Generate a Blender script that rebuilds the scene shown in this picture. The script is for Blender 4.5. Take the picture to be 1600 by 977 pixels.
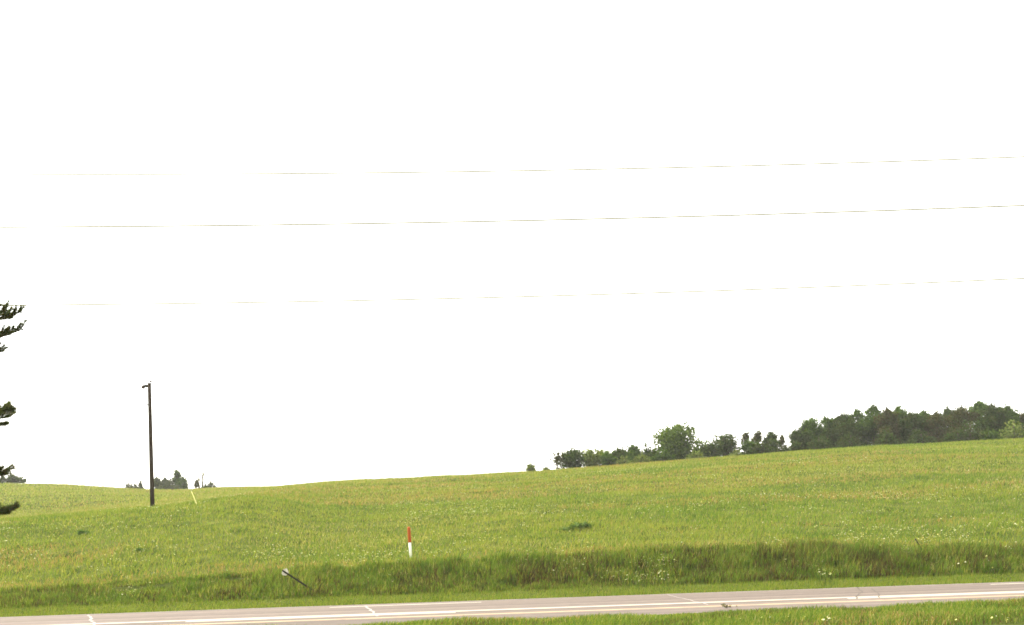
import bpy, math, random
import numpy as np
from mathutils import Vector, Matrix

R = math.radians
scene = bpy.context.scene
for o in list(bpy.data.objects):
    bpy.data.objects.remove(o)
COL = scene.collection
random.seed(7)
rng = np.random.default_rng(11)

# ------------------------------------------------------------------ camera
EYE = 3.56            # eye height over the road
FPX = 2000.0          # focal length, in pixels of the 1600 wide photograph
HZ = 790.0            # row of the eye level at the middle column
ROLL = 0.0349
cam = bpy.data.cameras.new('camera')
cam.sensor_fit = 'HORIZONTAL'
cam.sensor_width = 36.0
cam.lens = 36.0 * FPX / 1600.0
cam.shift_y = (HZ - 488.5) / 1600.0
cam.clip_start = 0.1
cam.clip_end = 9000
cam_o = bpy.data.objects.new('camera', cam)
COL.objects.link(cam_o)
cr, sr = math.cos(ROLL), math.sin(ROLL)
cam_o.matrix_world = Matrix(((cr, sr, 0, 0), (0, 0, -1, 0), (-sr, cr, 0, EYE), (0, 0, 0, 1)))
scene.camera = cam_o

# ------------------------------------------------------------------ sky and sun
SUN_EL, SUN_AZ = 56.0, -55.0      # azimuth from the view direction, negative = to the left
world = bpy.data.worlds.new('World')
scene.world = world
world.use_nodes = True
wn = world.node_tree
wn.nodes.clear()
w_out = wn.nodes.new('ShaderNodeOutputWorld')
w_bg = wn.nodes.new('ShaderNodeBackground')
w_hsv = wn.nodes.new('ShaderNodeHueSaturation')
w_sky = wn.nodes.new('ShaderNodeTexSky')
w_sky.sky_type = 'NISHITA'
w_sky.sun_disc = False
w_sky.sun_elevation = R(SUN_EL)
w_sky.sun_rotation = R(SUN_AZ)
w_sky.air_density = 1.0
w_sky.dust_density = 2.0
w_sky.ozone_density = 1.0
w_hsv.inputs['Saturation'].default_value = 0.22
w_bg.inputs['Strength'].default_value = 0.12
wn.links.new(w_sky.outputs[0], w_hsv.inputs['Color'])
w_tint = wn.nodes.new('ShaderNodeMix'); w_tint.data_type = 'RGBA'; w_tint.blend_type = 'MULTIPLY'
w_tint.inputs[0].default_value = 1.0
w_tint.inputs[7].default_value = (1.0, .975, .91, 1)        # warm white overcast
wn.links.new(w_hsv.outputs[0], w_tint.inputs[6])
wn.links.new(w_tint.outputs[2], w_bg.inputs['Color'])
wn.links.new(w_bg.outputs[0], w_out.inputs['Surface'])

sun = bpy.data.lights.new('sun', 'SUN')
sun.energy = 1.5
sun.angle = R(10)
sun.color = (1.0, 0.93, 0.78)
sun_o = bpy.data.objects.new('sun', sun)
COL.objects.link(sun_o)
sd = Vector((math.sin(R(SUN_AZ)) * math.cos(R(SUN_EL)), math.cos(R(SUN_AZ)) * math.cos(R(SUN_EL)), math.sin(R(SUN_EL))))
sun_o.rotation_euler = sd.to_track_quat('Z', 'Y').to_euler()
sun_o.location = (0, 0, 60)

vs = scene.view_settings
vs.view_transform = 'Standard'
vs.look = 'None'
vs.exposure = 2.62
vs.gamma = 1.0
vs.use_curve_mapping = False
scene.cycles.use_denoising = True
scene.cycles.denoiser = 'OPENIMAGEDENOISE'
scene.cycles.denoising_input_passes = 'RGB_ALBEDO_NORMAL'
scene.cycles.pixel_filter_type = 'BLACKMAN_HARRIS'
scene.cycles.filter_width = 1.7
scene.cycles.max_bounces = 6
scene.cycles.transparent_max_bounces = 4
scene.cycles.volume_bounces = 0

# ------------------------------------------------------------------ helpers
def tag(o, label=None, cat=None, group=None, kind=None):
    if label: o['label'] = label
    if cat: o['category'] = cat
    if group: o['group'] = group
    if kind: o['kind'] = kind
    return o

def empty(name, loc, label, cat, group=None):
    o = bpy.data.objects.new(name, None)
    COL.objects.link(o)
    o.location = loc
    o.empty_display_size = 0.3
    return tag(o, label, cat, group)

def mesh_np(name, verts, faces, mat, parent=None, tint=None, smooth=False, local=None):
    """faces: (n,k) index array; tint: (nverts,3) own colour of the surface"""
    verts = np.asarray(verts, dtype=np.float32)
    if local is not None:
        verts = verts - np.asarray(local, dtype=np.float32)
    faces = np.asarray(faces, dtype=np.int32)
    n, k = faces.shape
    me = bpy.data.meshes.new(name)
    me.vertices.add(len(verts))
    me.vertices.foreach_set('co', verts.ravel())
    me.loops.add(n * k)
    me.loops.foreach_set('vertex_index', faces.ravel())
    me.polygons.add(n)
    me.polygons.foreach_set('loop_start', np.arange(n, dtype=np.int32) * k)
    try:
        me.polygons.foreach_set('loop_total', np.full(n, k, dtype=np.int32))
    except Exception:
        pass
    if tint is not None:
        a = me.color_attributes.new('tint', 'FLOAT_COLOR', 'POINT')
        c = np.ones((len(verts), 4), dtype=np.float32)
        c[:, :3] = tint
        a.data.foreach_set('color', c.ravel())
    me.update(calc_edges=True)
    me.validate()
    if smooth:
        me.shade_smooth()
    me.materials.append(mat)
    o = bpy.data.objects.new(name, me)
    COL.objects.link(o)
    if parent is not None:
        o.parent = parent
    return o

class MB:
    """collects rings / boxes, builds ONE mesh object"""
    def __init__(self):
        self.v, self.f = [], []
    def tube(self, pts, rads, seg=7, cap=True):
        pts = [Vector(p) for p in pts]
        b0 = len(self.v)
        prev = None
        for i, p in enumerate(pts):
            a = pts[max(i - 1, 0)]
            b = pts[min(i + 1, len(pts) - 1)]
            t = (b - a).normalized()
            if prev is None:
                s = t.cross(Vector((0, 0, 1)))
                if s.length < 1e-3: s = t.cross(Vector((1, 0, 0)))
            else:
                s = prev - t * prev.dot(t)
            s.normalize()
            prev = s
            q = t.cross(s)
            for j in range(seg):
                an = 2 * math.pi * j / seg
                self.v.append(tuple(p + (s * math.cos(an) + q * math.sin(an)) * rads[i]))
        for i in range(len(pts) - 1):
            for j in range(seg):
                a = b0 + i * seg + j
                b = b0 + i * seg + (j + 1) % seg
                self.f.append((a, b, b + seg, a + seg))
        if cap:
            self.f.append(tuple(b0 + j for j in range(seg))[::-1])
            e = b0 + (len(pts) - 1) * seg
            self.f.append(tuple(e + j for j in range(seg)))
        return self
    def box(self, c, size, rot=None):
        b0 = len(self.v)
        c = Vector(c)
        for x in (-.5, .5):
            for y in (-.5, .5):
                for z in (-.5, .5):
                    p = Vector((x * size[0], y * size[1], z * size[2]))
                    if rot is not None: p = rot @ p
                    self.v.append(tuple(c + p))
        for q in ((0, 1, 3, 2), (4, 6, 7, 5), (0, 4, 5, 1), (2, 3, 7, 6), (0, 2, 6, 4), (1, 5, 7, 3)):
            self.f.append(tuple(b0 + i for i in q))
        return self
    def build(self, name, mat, parent=None, origin=(0, 0, 0), smooth=True, bevel=0):
        me = bpy.data.meshes.new(name)
        og = Vector(origin)
        me.from_pydata([tuple(Vector(v) - og) for v in self.v], [], self.f)
        me.update()
        if smooth: me.shade_smooth()
        me.materials.append(mat)
        o = bpy.data.objects.new(name, me)
        COL.objects.link(o)
        if parent is not None: o.parent = parent
        if bevel:
            m = o.modifiers.new('bevel', 'BEVEL'); m.width = bevel; m.segments = 2
        return o

# lattice value noise on the ground plane (for planting, not for light)
_LAT = rng.random((256, 256))
def vnoise(x, y, scale, seed=0):
    x = np.asarray(x, float) / scale + 71.3 * seed + 1000
    y = np.asarray(y, float) / scale + 37.7 * seed + 1000
    xi, yi = np.floor(x).astype(int), np.floor(y).astype(int)
    fx, fy = x - xi, y - yi
    fx, fy = fx * fx * (3 - 2 * fx), fy * fy * (3 - 2 * fy)
    L = lambda a, b: _LAT[a % 256, b % 256]
    return (L(xi, yi) * (1 - fx) + L(xi + 1, yi) * fx) * (1 - fy) + (L(xi, yi + 1) * (1 - fx) + L(xi + 1, yi + 1) * fx) * fy
def fbm(x, y, scale, seed=0):
    return (vnoise(x, y, scale, seed) + .5 * vnoise(x, y, scale / 2.1, seed + 1) + .25 * vnoise(x, y, scale / 4.3, seed + 2)) / 1.75
def sstep(a, b, x):
    t = np.clip((x - a) / (b - a), 0, 1)
    return t * t * (3 - 2 * t)

# ------------------------------------------------------------------ the lie of the land
ROAD_N, ROAD_F = 39.6, 48.35          # near and far edge of the asphalt (distance from the camera)
TOE, CREST = 50.3, 53.4               # bank of the road cutting
COLS = np.array([-3200, -1200, 0, 110, 240, 310, 400, 500, 600, 700, 800, 870, 1000, 1100, 1230, 1400, 1600, 2600, 4800], float)
U_COLS = (COLS - 800) / FPX
BANK_ROW = np.interp(COLS, [0, 200, 400, 600, 800, 1000, 1200, 1400, 1600], [910, 907, 894, 887, 882, 880, 882, 888, 899])
BANK_Z = EYE + CREST * (HZ - BANK_ROW) / FPX
def row(Y, r): return EYE + Y * (HZ - np.asarray(r, float)) / FPX
KEY_Y = np.array([CREST, 70, 88, 120, 150, 185, 260, 400, 800, 1600.])
tab = np.zeros((len(COLS), len(KEY_Y)))
sky_row = np.interp(COLS, [-1200, 0, 110, 200, 240, 290, 340, 400, 540, 700, 800, 860, 1000, 1100, 1230, 1400, 1600, 2600],
                    [722, 726, 732, 739, 748, 749, 746, 744, 743, 740, 739, 736, 731, 726, 721, 716, 713, 714])
near_row = np.interp(COLS, [-1200, 0, 110, 240, 310, 400, 500], [790, 784, 779, 771, 768, 761, 752])
for i, c in enumerate(COLS):
    z0 = BANK_Z[i]
    if c < 450:
        z88 = row(88, near_row[i])
        zc = row(260, sky_row[i])
        k = np.clip((450 - c) / 150, 0, 1)
        z120 = (1 - k) * (z88 + (row(150, sky_row[i]) - z88) * .55) + k * (row(120, near_row[i]) - .45)
        z150 = (1 - k) * row(150, sky_row[i] + 4) + k * (row(150, near_row[i]) + .10)
        z185 = z150 + (zc - z150) * .42
        tab[i] = [z0, z0 + (z88 - z0) * .52, z88, z120, z150, z185, zc, zc - 3, zc - 8, 0]
    else:
        zs = row(150, sky_row[i])
        tab[i] = [z0, z0 + (zs - z0) * .185, z0 + (zs - z0) * .385, z0 + (zs - z0) * .73, zs, zs - .25, zs - 3, zs - 7, zs - 9, 0]
NU, DY = 601, 1.0
UG = np.linspace(U_COLS[0], U_COLS[-1], NU)
YG = np.arange(CREST, 1600, DY)
G1 = np.array([np.interp(YG, KEY_Y, t) for t in tab])
G = np.array([np.interp(UG, U_COLS, G1[:, j]) for j in range(len(YG))])      # (NY, NU)
def smooth_axis(a, n, axis):
    a = np.moveaxis(a, axis, 0)
    p = np.concatenate([np.repeat(a[:1], n, 0), a, np.repeat(a[-1:], n, 0)])
    c = np.cumsum(p, 0)
    out = (c[2 * n:] - np.concatenate([np.zeros_like(c[:1]), c[:-2 * n - 1]])) / (2 * n + 1)
    return np.moveaxis(out, 0, axis)
for _ in range(2):
    G = smooth_axis(G, 4, 0)
    G = smooth_axis(G, 3, 1)
def Z(X, Y):
    X, Y = np.asarray(X, float), np.asarray(Y, float)
    X, Y = np.broadcast_arrays(X, Y)
    u = np.clip(X / np.maximum(Y, 46.0), U_COLS[0], U_COLS[-1])
    ui = np.clip((u - UG[0]) / (UG[1] - UG[0]), 0, NU - 1.001)
    yi = np.clip((Y - CREST) / DY, 0, len(YG) - 1.001)
    a, b = ui.astype(int), yi.astype(int)
    fa, fb = ui - a, yi - b
    z = (G[b, a] * (1 - fa) + G[b, a + 1] * fa) * (1 - fb) + (G[b + 1, a] * (1 - fa) + G[b + 1, a + 1] * fa) * fb
    wob = (fbm(X, Y * 0 + 5, 7, 9) - .5) * 1.0
    zb = np.interp(u, U_COLS, BANK_Z)
    t = sstep(TOE + wob, CREST + wob * .6, Y)
    low = .24 * sstep(ROAD_F + .1, TOE + .3, Y)
    bumps = (fbm(X, Y, 9, 3) - .5) * .45 * sstep(TOE + .5, CREST + 3, Y) * (1 - .5 * sstep(120, 150, Y))
    bumps = bumps + (fbm(X, Y, 2.2, 5) - .5) * .16 * sstep(TOE, CREST, Y)
    under = -.10 * sstep(ROAD_N - .05, ROAD_N + .25, Y) * (1 - sstep(ROAD_F - .25, ROAD_F + .05, Y))
    near = .16 * sstep(ROAD_N - .1, ROAD_N - 3, Y) * (0.5 + fbm(X, Y, 4, 8))
    return np.where(Y < CREST + 3, low * (1 - t) + t * (np.where(Y < CREST, zb, z)), z) + bumps + under + near

def ray(px, py):
    a, b = (px - 800) / FPX, (HZ - py) / FPX
    return a * cr + b * sr, -a * sr + b * cr          # X/Y and (Z-EYE)/Y
def at(px, py, Y):
    a, b = ray(px, py)
    return Vector((a * Y, Y, EYE + b * Y))
def hit(px, py, y0=34., lift=0.0):
    a, b = ray(px, py)
    Y = np.arange(y0, 330, .1)
    d = (EYE + b * Y) - (Z(a * Y, Y) + lift)
    k = np.argmax(d <= 0)
    return Vector((a * Y[k], Y[k], float(Z(a * Y[k], Y[k]))))
def ground(px, py, Y):
    a, b = ray(px, py)
    return Vector((a * Y, Y, float(Z(a * Y, Y))))

# ------------------------------------------------------------------ materials
def new_mat(name):
    m = bpy.data.materials.new(name)
    m.use_nodes = True
    nt = m.node_tree
    nt.nodes.clear()
    out = nt.nodes.new('ShaderNodeOutputMaterial')
    return m, nt, out
def N(nt, t, **kw):
    n = nt.nodes.new(t)
    for k, v in kw.items(): setattr(n, k, v)
    return n
def leaf_mat(name, trans=.35, rough=.6, gain=(1, 1, 1), tcol=(1.15, 1.05, .55), spec=.06):
    """thin leaf: own colour from the 'tint' attribute, part of the light passes through"""
    m, nt, out = new_mat(name)
    at_ = N(nt, 'ShaderNodeAttribute', attribute_name='tint')
    g = N(nt, 'ShaderNodeMix', data_type='RGBA', blend_type='MULTIPLY')
    g.inputs[0].default_value = 1
    g.inputs[7].default_value = (*gain, 1)
    nt.links.new(at_.outputs['Color'], g.inputs[6])
    d = N(nt, 'ShaderNodeBsdfDiffuse')
    nt.links.new(g.outputs[2], d.inputs['Color'])
    t = N(nt, 'ShaderNodeBsdfTranslucent')
    g2 = N(nt, 'ShaderNodeMix', data_type='RGBA', blend_type='MULTIPLY')
    g2.inputs[0].default_value = 1
    g2.inputs[7].default_value = (*tcol, 1)
    nt.links.new(g.outputs[2], g2.inputs[6])
    nt.links.new(g2.outputs[2], t.inputs['Color'])
    mx = N(nt, 'ShaderNodeMixShader')
    mx.inputs[0].default_value = trans
    nt.links.new(d.outputs[0], mx.inputs[1])
    nt.links.new(t.outputs[0], mx.inputs[2])
    nt.links.new(mx.outputs[0], out.inputs['Surface'])
    return m
def plain_mat(name, col, rough=.7, var=.25, scale=6, metal=0, bump=0.0, stretch=(1, 1, 1), col2=None, spec=.12):
    m, nt, out = new_mat(name)
    d = N(nt, 'ShaderNodeBsdfPrincipled')
    d.inputs['Roughness'].default_value = rough
    d.inputs['Metallic'].default_value = metal
    d.inputs['Specular IOR Level'].default_value = spec
    tc = N(nt, 'ShaderNodeTexCoord')
    mp = N(nt, 'ShaderNodeMapping')
    mp.inputs['Scale'].default_value = stretch
    nz = N(nt, 'ShaderNodeTexNoise')
    nz.inputs['Scale'].default_value = scale
    nz.inputs['Detail'].default_value = 6
    nt.links.new(tc.outputs['Object'], mp.inputs[0])
    nt.links.new(mp.outputs[0], nz.inputs['Vector'])
    r = N(nt, 'ShaderNodeValToRGB')
    r.color_ramp.elements[0].position = .3
    r.color_ramp.elements[1].position = .7
    c2 = col2 or tuple(c * (1 + var) for c in col)
    r.color_ramp.elements[0].color = (*[c * (1 - var) for c in col], 1)
    r.color_ramp.elements[1].color = (*c2, 1)
    nt.links.new(nz.outputs['Fac'], r.inputs[0])
    nt.links.new(r.outputs[0], d.inputs['Base Color'])
    if bump:
        b = N(nt, 'ShaderNodeBump')
        b.inputs['Strength'].default_value = bump
        nt.links.new(nz.outputs['Fac'], b.inputs['Height'])
        nt.links.new(b.outputs[0], d.inputs['Normal'])
    nt.links.new(d.outputs[0], out.inputs['Surface'])
    return m

M_GRASS = leaf_mat('grass blades', .45, .55)
M_LEAF = leaf_mat('tree leaves', .30, .6, tcol=(1.1, 1.1, .5))
M_PETAL = leaf_mat('flower heads', .3, .7, tcol=(1, 1, .9))
M_NEEDLE = leaf_mat('pine needles', .4, .5)
M_BARK = plain_mat('bark', (.075, .055, .04), .9, .35, 9, bump=.5, stretch=(1, 1, .25))
M_SOIL = plain_mat('turf floor', (.035, .050, .010), .95, .4, .6, col2=(.075, .085, .022), spec=0)
M_POLE = plain_mat('creosoted pole wood', (.028, .019, .010), .85, .4, 7, bump=.4, stretch=(1, 1, .06))
M_IRON = plain_mat('dark galvanised iron', (.05, .047, .042), .55, .3, 14, metal=.3)
M_STEEL = plain_mat('dark painted steel post', (.022, .020, .013), .6, .35, 16)
M_PORC = plain_mat('brown glazed porcelain', (.06, .035, .025), .25, .2, 9)
M_WIRE = plain_mat('weathered aluminium wire', (.56, .53, .46), .7, .08, 2)
M_ORANGE = plain_mat('faded orange plastic', (.32, .068, .008), .5, .14, 8, stretch=(1, 1, .4))
M_WHITE = plain_mat('white plastic tube', (.80, .78, .62), .45, .07, 7, stretch=(1, 1, .3))
M_YELLOW = plain_mat('yellow plastic guard', (.60, .55, .19), .5, .1, 5)
M_PLATE = plain_mat('scuffed pale aluminium plate', (.50, .46, .36), .6, .45, 14)
M_DEADWOOD = plain_mat('bleached dead wood', (.10, .085, .05), .9, .25, 5)

# ------------------------------------------------------------------ ground sheet
ys = np.concatenate([np.array([-900, -300, -100, -30, 0, 15, 25, 30, 33, 35, 37, 38]), np.arange(38.5, 40.6, .15), np.array([42, 44, 46]),
                     np.arange(47.6, 58, .2), np.arange(58, 80, .6), np.arange(80, 200, 1.2), np.arange(200, 330, 4),
                     np.array([360, 400, 460, 540, 650, 800, 1000, 1300, 1600])])
us = np.concatenate([np.linspace(-2, -.56, 25)[:-1], np.linspace(-.56, .56, 301), np.linspace(.56, 2, 25)[1:]])
UU, YY = np.meshgrid(us, ys)
XX = UU * np.maximum(YY, 46.0)
XX[:, 0], XX[:, -1] = -3250, 3250
ZZ = Z(XX, YY)
ny, nu = UU.shape
idx = np.arange(ny * nu).reshape(ny, nu)
F = np.stack([idx[:-1, :-1], idx[:-1, 1:], idx[1:, 1:], idx[1:, :-1]], -1).reshape(-1, 4)
g = mesh_np('ground', np.stack([XX, YY, ZZ], -1).reshape(-1, 3), F, M_SOIL, smooth=True)
tag(g, 'rising green meadow ground beyond and before the road', 'ground', kind='structure')

# ------------------------------------------------------------------ road
def road_mat():
    m, nt, out = new_mat('bleached asphalt')
    d = N(nt, 'ShaderNodeBsdfPrincipled')
    d.inputs['Roughness'].default_value = .9
    d.inputs['Specular IOR Level'].default_value = .15
    tc = N(nt, 'ShaderNodeTexCoord')
    # long streaks of wheel wear
    mp = N(nt, 'ShaderNodeMapping'); mp.inputs['Scale'].default_value = (.025, 1.6, 1)
    nz = N(nt, 'ShaderNodeTexNoise'); nz.inputs['Scale'].default_value = 1.0; nz.inputs['Detail'].default_value = 3
    nt.links.new(tc.outputs['Object'], mp.inputs[0]); nt.links.new(mp.outputs[0], nz.inputs['Vector'])
    r = N(nt, 'ShaderNodeValToRGB')
    e = r.color_ramp.elements
    e[0].position, e[0].color = .34, (0.068, 0.053, 0.043, 1)
    e[1].position, e[1].color = .66, (0.112, 0.088, 0.072, 1)
    nt.links.new(nz.outputs['Fac'], r.inputs[0])
    # patches and grain
    n2 = N(nt, 'ShaderNodeTexNoise'); n2.inputs['Scale'].default_value = 2.2; n2.inputs['Detail'].default_value = 8; n2.inputs['Roughness'].default_value = .7
    nt.links.new(tc.outputs['Object'], n2.inputs['Vector'])
    mx = N(nt, 'ShaderNodeMix', data_type='RGBA', blend_type='OVERLAY'); mx.inputs[0].default_value = .55
    nt.links.new(r.outputs[0], mx.inputs[6]); nt.links.new(n2.outputs['Color'], mx.inputs[7])
    bw = N(nt, 'ShaderNodeHueSaturation'); bw.inputs['Saturation'].default_value = .0
    nt.links.new(n2.outputs['Color'], bw.inputs['Color']); nt.links.new(bw.outputs[0], mx.inputs[7])
    nt.links.new(mx.outputs[2], d.inputs['Base Color'])
    b = N(nt, 'ShaderNodeBump'); b.inputs['Strength'].default_value = .25; b.inputs['Distance'].default_value = .01
    n3 = N(nt, 'ShaderNodeTexNoise'); n3.inputs['Scale'].default_value = 60
    nt.links.new(tc.outputs['Object'], n3.inputs['Vector']); nt.links.new(n3.outputs['Fac'], b.inputs['Height']); nt.links.new(b.outputs[0], d.inputs['Normal'])
    nt.links.new(d.outputs[0], out.inputs['Surface'])
    return m
M_ROAD = road_mat()
def paint_mat(name, col, under, wear):
    """worn road paint: bare asphalt shows through in patches"""
    m, nt, out = new_mat(name)
    d = N(nt, 'ShaderNodeBsdfPrincipled'); d.inputs['Roughness'].default_value = .75
    tc = N(nt, 'ShaderNodeTexCoord')
    mp = N(nt, 'ShaderNodeMapping'); mp.inputs['Scale'].default_value = (.6, 3, 1)
    nz = N(nt, 'ShaderNodeTexNoise'); nz.inputs['Scale'].default_value = 2.5; nz.inputs['Detail'].default_value = 8; nz.inputs['Roughness'].default_value = .7
    nt.links.new(tc.outputs['Object'], mp.inputs[0]); nt.links.new(mp.outputs[0], nz.inputs['Vector'])
    r = N(nt, 'ShaderNodeValToRGB')
    e = r.color_ramp.elements
    e[0].position, e[0].color = max(wear - .1, 0), (*under, 1)
    e[1].position, e[1].color = wear + .1, (*col, 1)
    nt.links.new(nz.outputs['Fac'], r.inputs[0]); nt.links.new(r.outputs[0], d.inputs['Base Color'])
    nt.links.new(d.outputs[0], out.inputs['Surface'])
    return m
ASPH = (.095, .077, .063)
M_CREAM = paint_mat('cream road paint', (.30, .255, .185), ASPH, .36)
M_DASH = paint_mat('worn white road paint', (.36, .325, .26), ASPH, .38)
M_THIN = paint_mat('faint white edge paint', (.29, .255, .205), ASPH, .42)
M_ORPAINT = paint_mat('worn yellow road paint', (.31, .20, .09), ASPH, .42)
M_SEAL = paint_mat('pale crack filler', (.20, .175, .145), ASPH, .38)
M_CRACK = plain_mat('dark open crack', (.07, .06, .05), .95, .2, 5)

XR = 260.0
def strip_z(Y):   # cross fall of the asphalt
    return .020 + .045 * (1 - ((Y - (ROAD_N + ROAD_F) / 2) / 4.2) ** 2)
def strip(name, x0, x1, y0, y1, mat, parent, lift=0.0, nx=80, ragged=0.0, ny=4):
    xs = np.linspace(x0, x1, nx); t = np.linspace(0, 1, ny)
    V = np.zeros((ny, nx, 3))
    for j in range(ny):
        y = y0 + (y1 - y0) * t[j] + np.zeros(nx)
        if ragged:
            if j == 0: y = y + (fbm(xs, xs * 0, 1.1, 21) - .5) * ragged
            if j == ny - 1: y = y + (fbm(xs, xs * 0, 1.3, 24) - .5) * ragged
        V[j, :, 0] = xs; V[j, :, 1] = y; V[j, :, 2] = strip_z(y) + lift
    i = np.arange(nx * ny).reshape(ny, nx)
    F = np.stack([i[:-1, :-1], i[:-1, 1:], i[1:, 1:], i[1:, :-1]], -1).reshape(-1, 4)
    return mesh_np(name, V.reshape(-1, 3), F, mat, parent, smooth=True)
road = strip('road', -XR, XR, ROAD_N, ROAD_F, M_ROAD, None, 0, 1200, .22, 14)
tag(road, 'bleached pinkish grey asphalt country road with worn lines', 'road', kind='structure')
EL = .005
def xa(px, Yr):                      # X on the road at this column and distance
    yy = HZ + (EYE * FPX / Yr) - (px - 800) * ROLL
    return ray(px, yy)[0] * Yr
strip('edge_line', -XR, XR, 48.04, 48.16, M_THIN, road, EL, 400, .03, 2)
for p0, p1 in ((515, 752), (1548, 1785), (-520, -283)):
    strip('lane_dash', xa(p0, 47.1), xa(p1, 47.1), 47.02, 47.24, M_DASH, road, EL, 30, .04, 2)
strip('centre_line', -XR, XR, 42.95, 43.30, M_CREAM, road, EL, 600, .05, 2)
for p0, p1 in ((290, 712), (1325, 1760), (-745, -323)):
    strip('centre_dash', xa(p0, 42.7), xa(p1, 42.7), 42.58, 42.88, M_CREAM, road, EL, 60, .05, 2)
strip('yellow_line', -XR, XR, 41.55, 41.80, M_ORPAINT, road, EL, 600, .05, 2)
def road_pt(px, py):
    a, b = ray(px, py)
    Y = -EYE / b
    Y = -(EYE - float(strip_z(Y))) / b
    return np.array([a * Y, Y, 0])
def crack(name, pts, w, mat, lift=.009):
    P = [road_pt(*p) for p in pts]
    Q = []
    for a, b in zip(P[:-1], P[1:]):
        for t in np.linspace(0, 1, 5)[:-1]: Q.append(a + (b - a) * t)
    Q.append(P[-1]); Q = np.array(Q)
    Q[1:-1, 0] += (rng.random(len(Q) - 2) - .5) * .10
    L, Rr = Q.copy(), Q.copy()
    ww = w * (.7 + .6 * rng.random(len(Q)))
    L[:, 0] -= ww / 2; Rr[:, 0] += ww / 2
    for A in (L, Rr): A[:, 2] = strip_z(A[:, 1]) + lift
    V = np.concatenate([L, Rr]); n = len(Q)
    F = [(i, i + n, i + n + 1, i + 1) for i in range(n - 1)]
    return mesh_np(name, V, F, mat, road)
crack('crack_seal', [(137, 962), (144, 967), (141, 970), (148, 974), (145, 978), (150, 984)], .08, M_SEAL)
crack('crack_seal', [(571, 947), (577, 952), (583, 957), (589, 963)], .085, M_SEAL)
crack('crack_seal', [(1043, 930), (1068, 936), (1106, 945)], .05, M_SEAL)
crack('crack', [(1336, 917), (1347, 924), (1341, 930), (1338, 936)], .05, M_CRACK)
crack('crack', [(1362, 920), (1372, 928), (1374, 934)], .04, M_CRACK)

# ------------------------------------------------------------------ grass
def colour_mix(cols, weights):
    """pick one own colour per blade"""
    w = np.stack(weights, 1); w = w / w.sum(1, keepdims=True)
    c = np.cumsum(w, 1)
    k = (rng.random(len(w))[:, None] > c).sum(1).clip(0, len(cols) - 1)
    base = np.array(cols)[k]
    return base * (.86 + .28 * rng.random((len(w), 1))) * (1 + .10 * (rng.random((len(w), 3)) - .5))
def blades(X, Y, h, w, lean, mid=True, wind=(.35, .1)):
    n = len(X)
    z = Z(X, Y) - .03
    yaw = rng.random(n) * 2 * np.pi
    la = rng.random(n) * 2 * np.pi
    ld = np.stack([np.cos(la), np.sin(la)], 1) * (lean * rng.random(n))[:, None] * h[:, None] + np.array(wind) * (h * .3)[:, None]
    s = np.stack([np.cos(yaw), np.sin(yaw)], 1) * (w / 2)[:, None]
    P = np.stack([X, Y, z], 1)
    def pt(t, side, wd):
        q = P.copy()
        q[:, :2] += ld * t ** 2 + s * side * wd
        q[:, 2] += h * (t - .18 * lean * t * t)
        return q
    if mid:
        V = np.stack([pt(0, -1, .8), pt(0, 1, .8), pt(.55, 1, 1.), pt(.55, -1, 1.), pt(1, 0, 0)], 1).reshape(-1, 3)
        b = np.arange(n) * 5
        F = np.concatenate([np.stack([b, b + 1, b + 2], 1), np.stack([b, b + 2, b + 3], 1), np.stack([b + 3, b + 2, b + 4], 1)])
        return V, F, 5
    V = np.stack([pt(0, -1, 1.), pt(0, 1, 1.), pt(1, 0, 0)], 1).reshape(-1, 3)
    b = np.arange(n) * 3
    return V, np.stack([b, b + 1, b + 2], 1), 3
GREEN, YGREEN, DEEP, STRAW, RUST, BROWN, PALE = (.120, .184, .029), (.190, .212, .042), (.078, .130, .022), (.29, .265, .10), (.265, .18, .07), (.085, .064, .028), (.20, .215, .065)

def sample_field(n, y0, y1, um=.47, power=1.4):
    """planting density falls with distance ** -power (per square metre)"""
    t = rng.random(n); e = 2 - power
    Y = (y0 ** e + t * (y1 ** e - y0 ** e)) ** (1 / e)
    return (rng.random(n) * 2 - 1) * um * Y, Y
# meadow
X, Y = sample_field(330000, CREST - .3, 158)
h = (.12 + .16 * rng.random(len(X)) + .10 * rng.random(len(X)) ** 5) * (.7 + .7 * fbm(X, Y, 6, 31))
w = .012 + Y * .00048
p_rust = 1.25 * sstep(.52, .66, fbm(X * .4, Y, 8, 41)) * (.4 + .6 * vnoise(X, Y, 1.4, 42))
p_rust = p_rust + 1.2 * sstep(CREST + 5.5, CREST + 2, Y) * sstep(CREST, CREST + 1, Y)
p_yel = (.75 + .5 * sstep(-.3, .3, X / Y)) * (.25 + 1.3 * sstep(.40, .62, fbm(X, Y, 14, 43)))
p_deep = sstep(.48, .66, fbm(X, Y, 5, 44)) * .9 + .8 * sstep(.50, .68, fbm(X, Y, 1.5, 46)) + .08
p_straw = .07 + .6 * sstep(.52, .70, fbm(X * .45, Y, 8, 45))
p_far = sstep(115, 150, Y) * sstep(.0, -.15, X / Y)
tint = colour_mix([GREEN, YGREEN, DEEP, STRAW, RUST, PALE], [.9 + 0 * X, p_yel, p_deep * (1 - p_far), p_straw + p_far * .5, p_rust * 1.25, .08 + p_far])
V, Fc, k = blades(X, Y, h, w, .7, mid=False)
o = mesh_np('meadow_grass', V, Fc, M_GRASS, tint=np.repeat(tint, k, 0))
tag(o, 'bright yellow green meadow grass covering the hillside', 'grass', kind='stuff')
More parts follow.
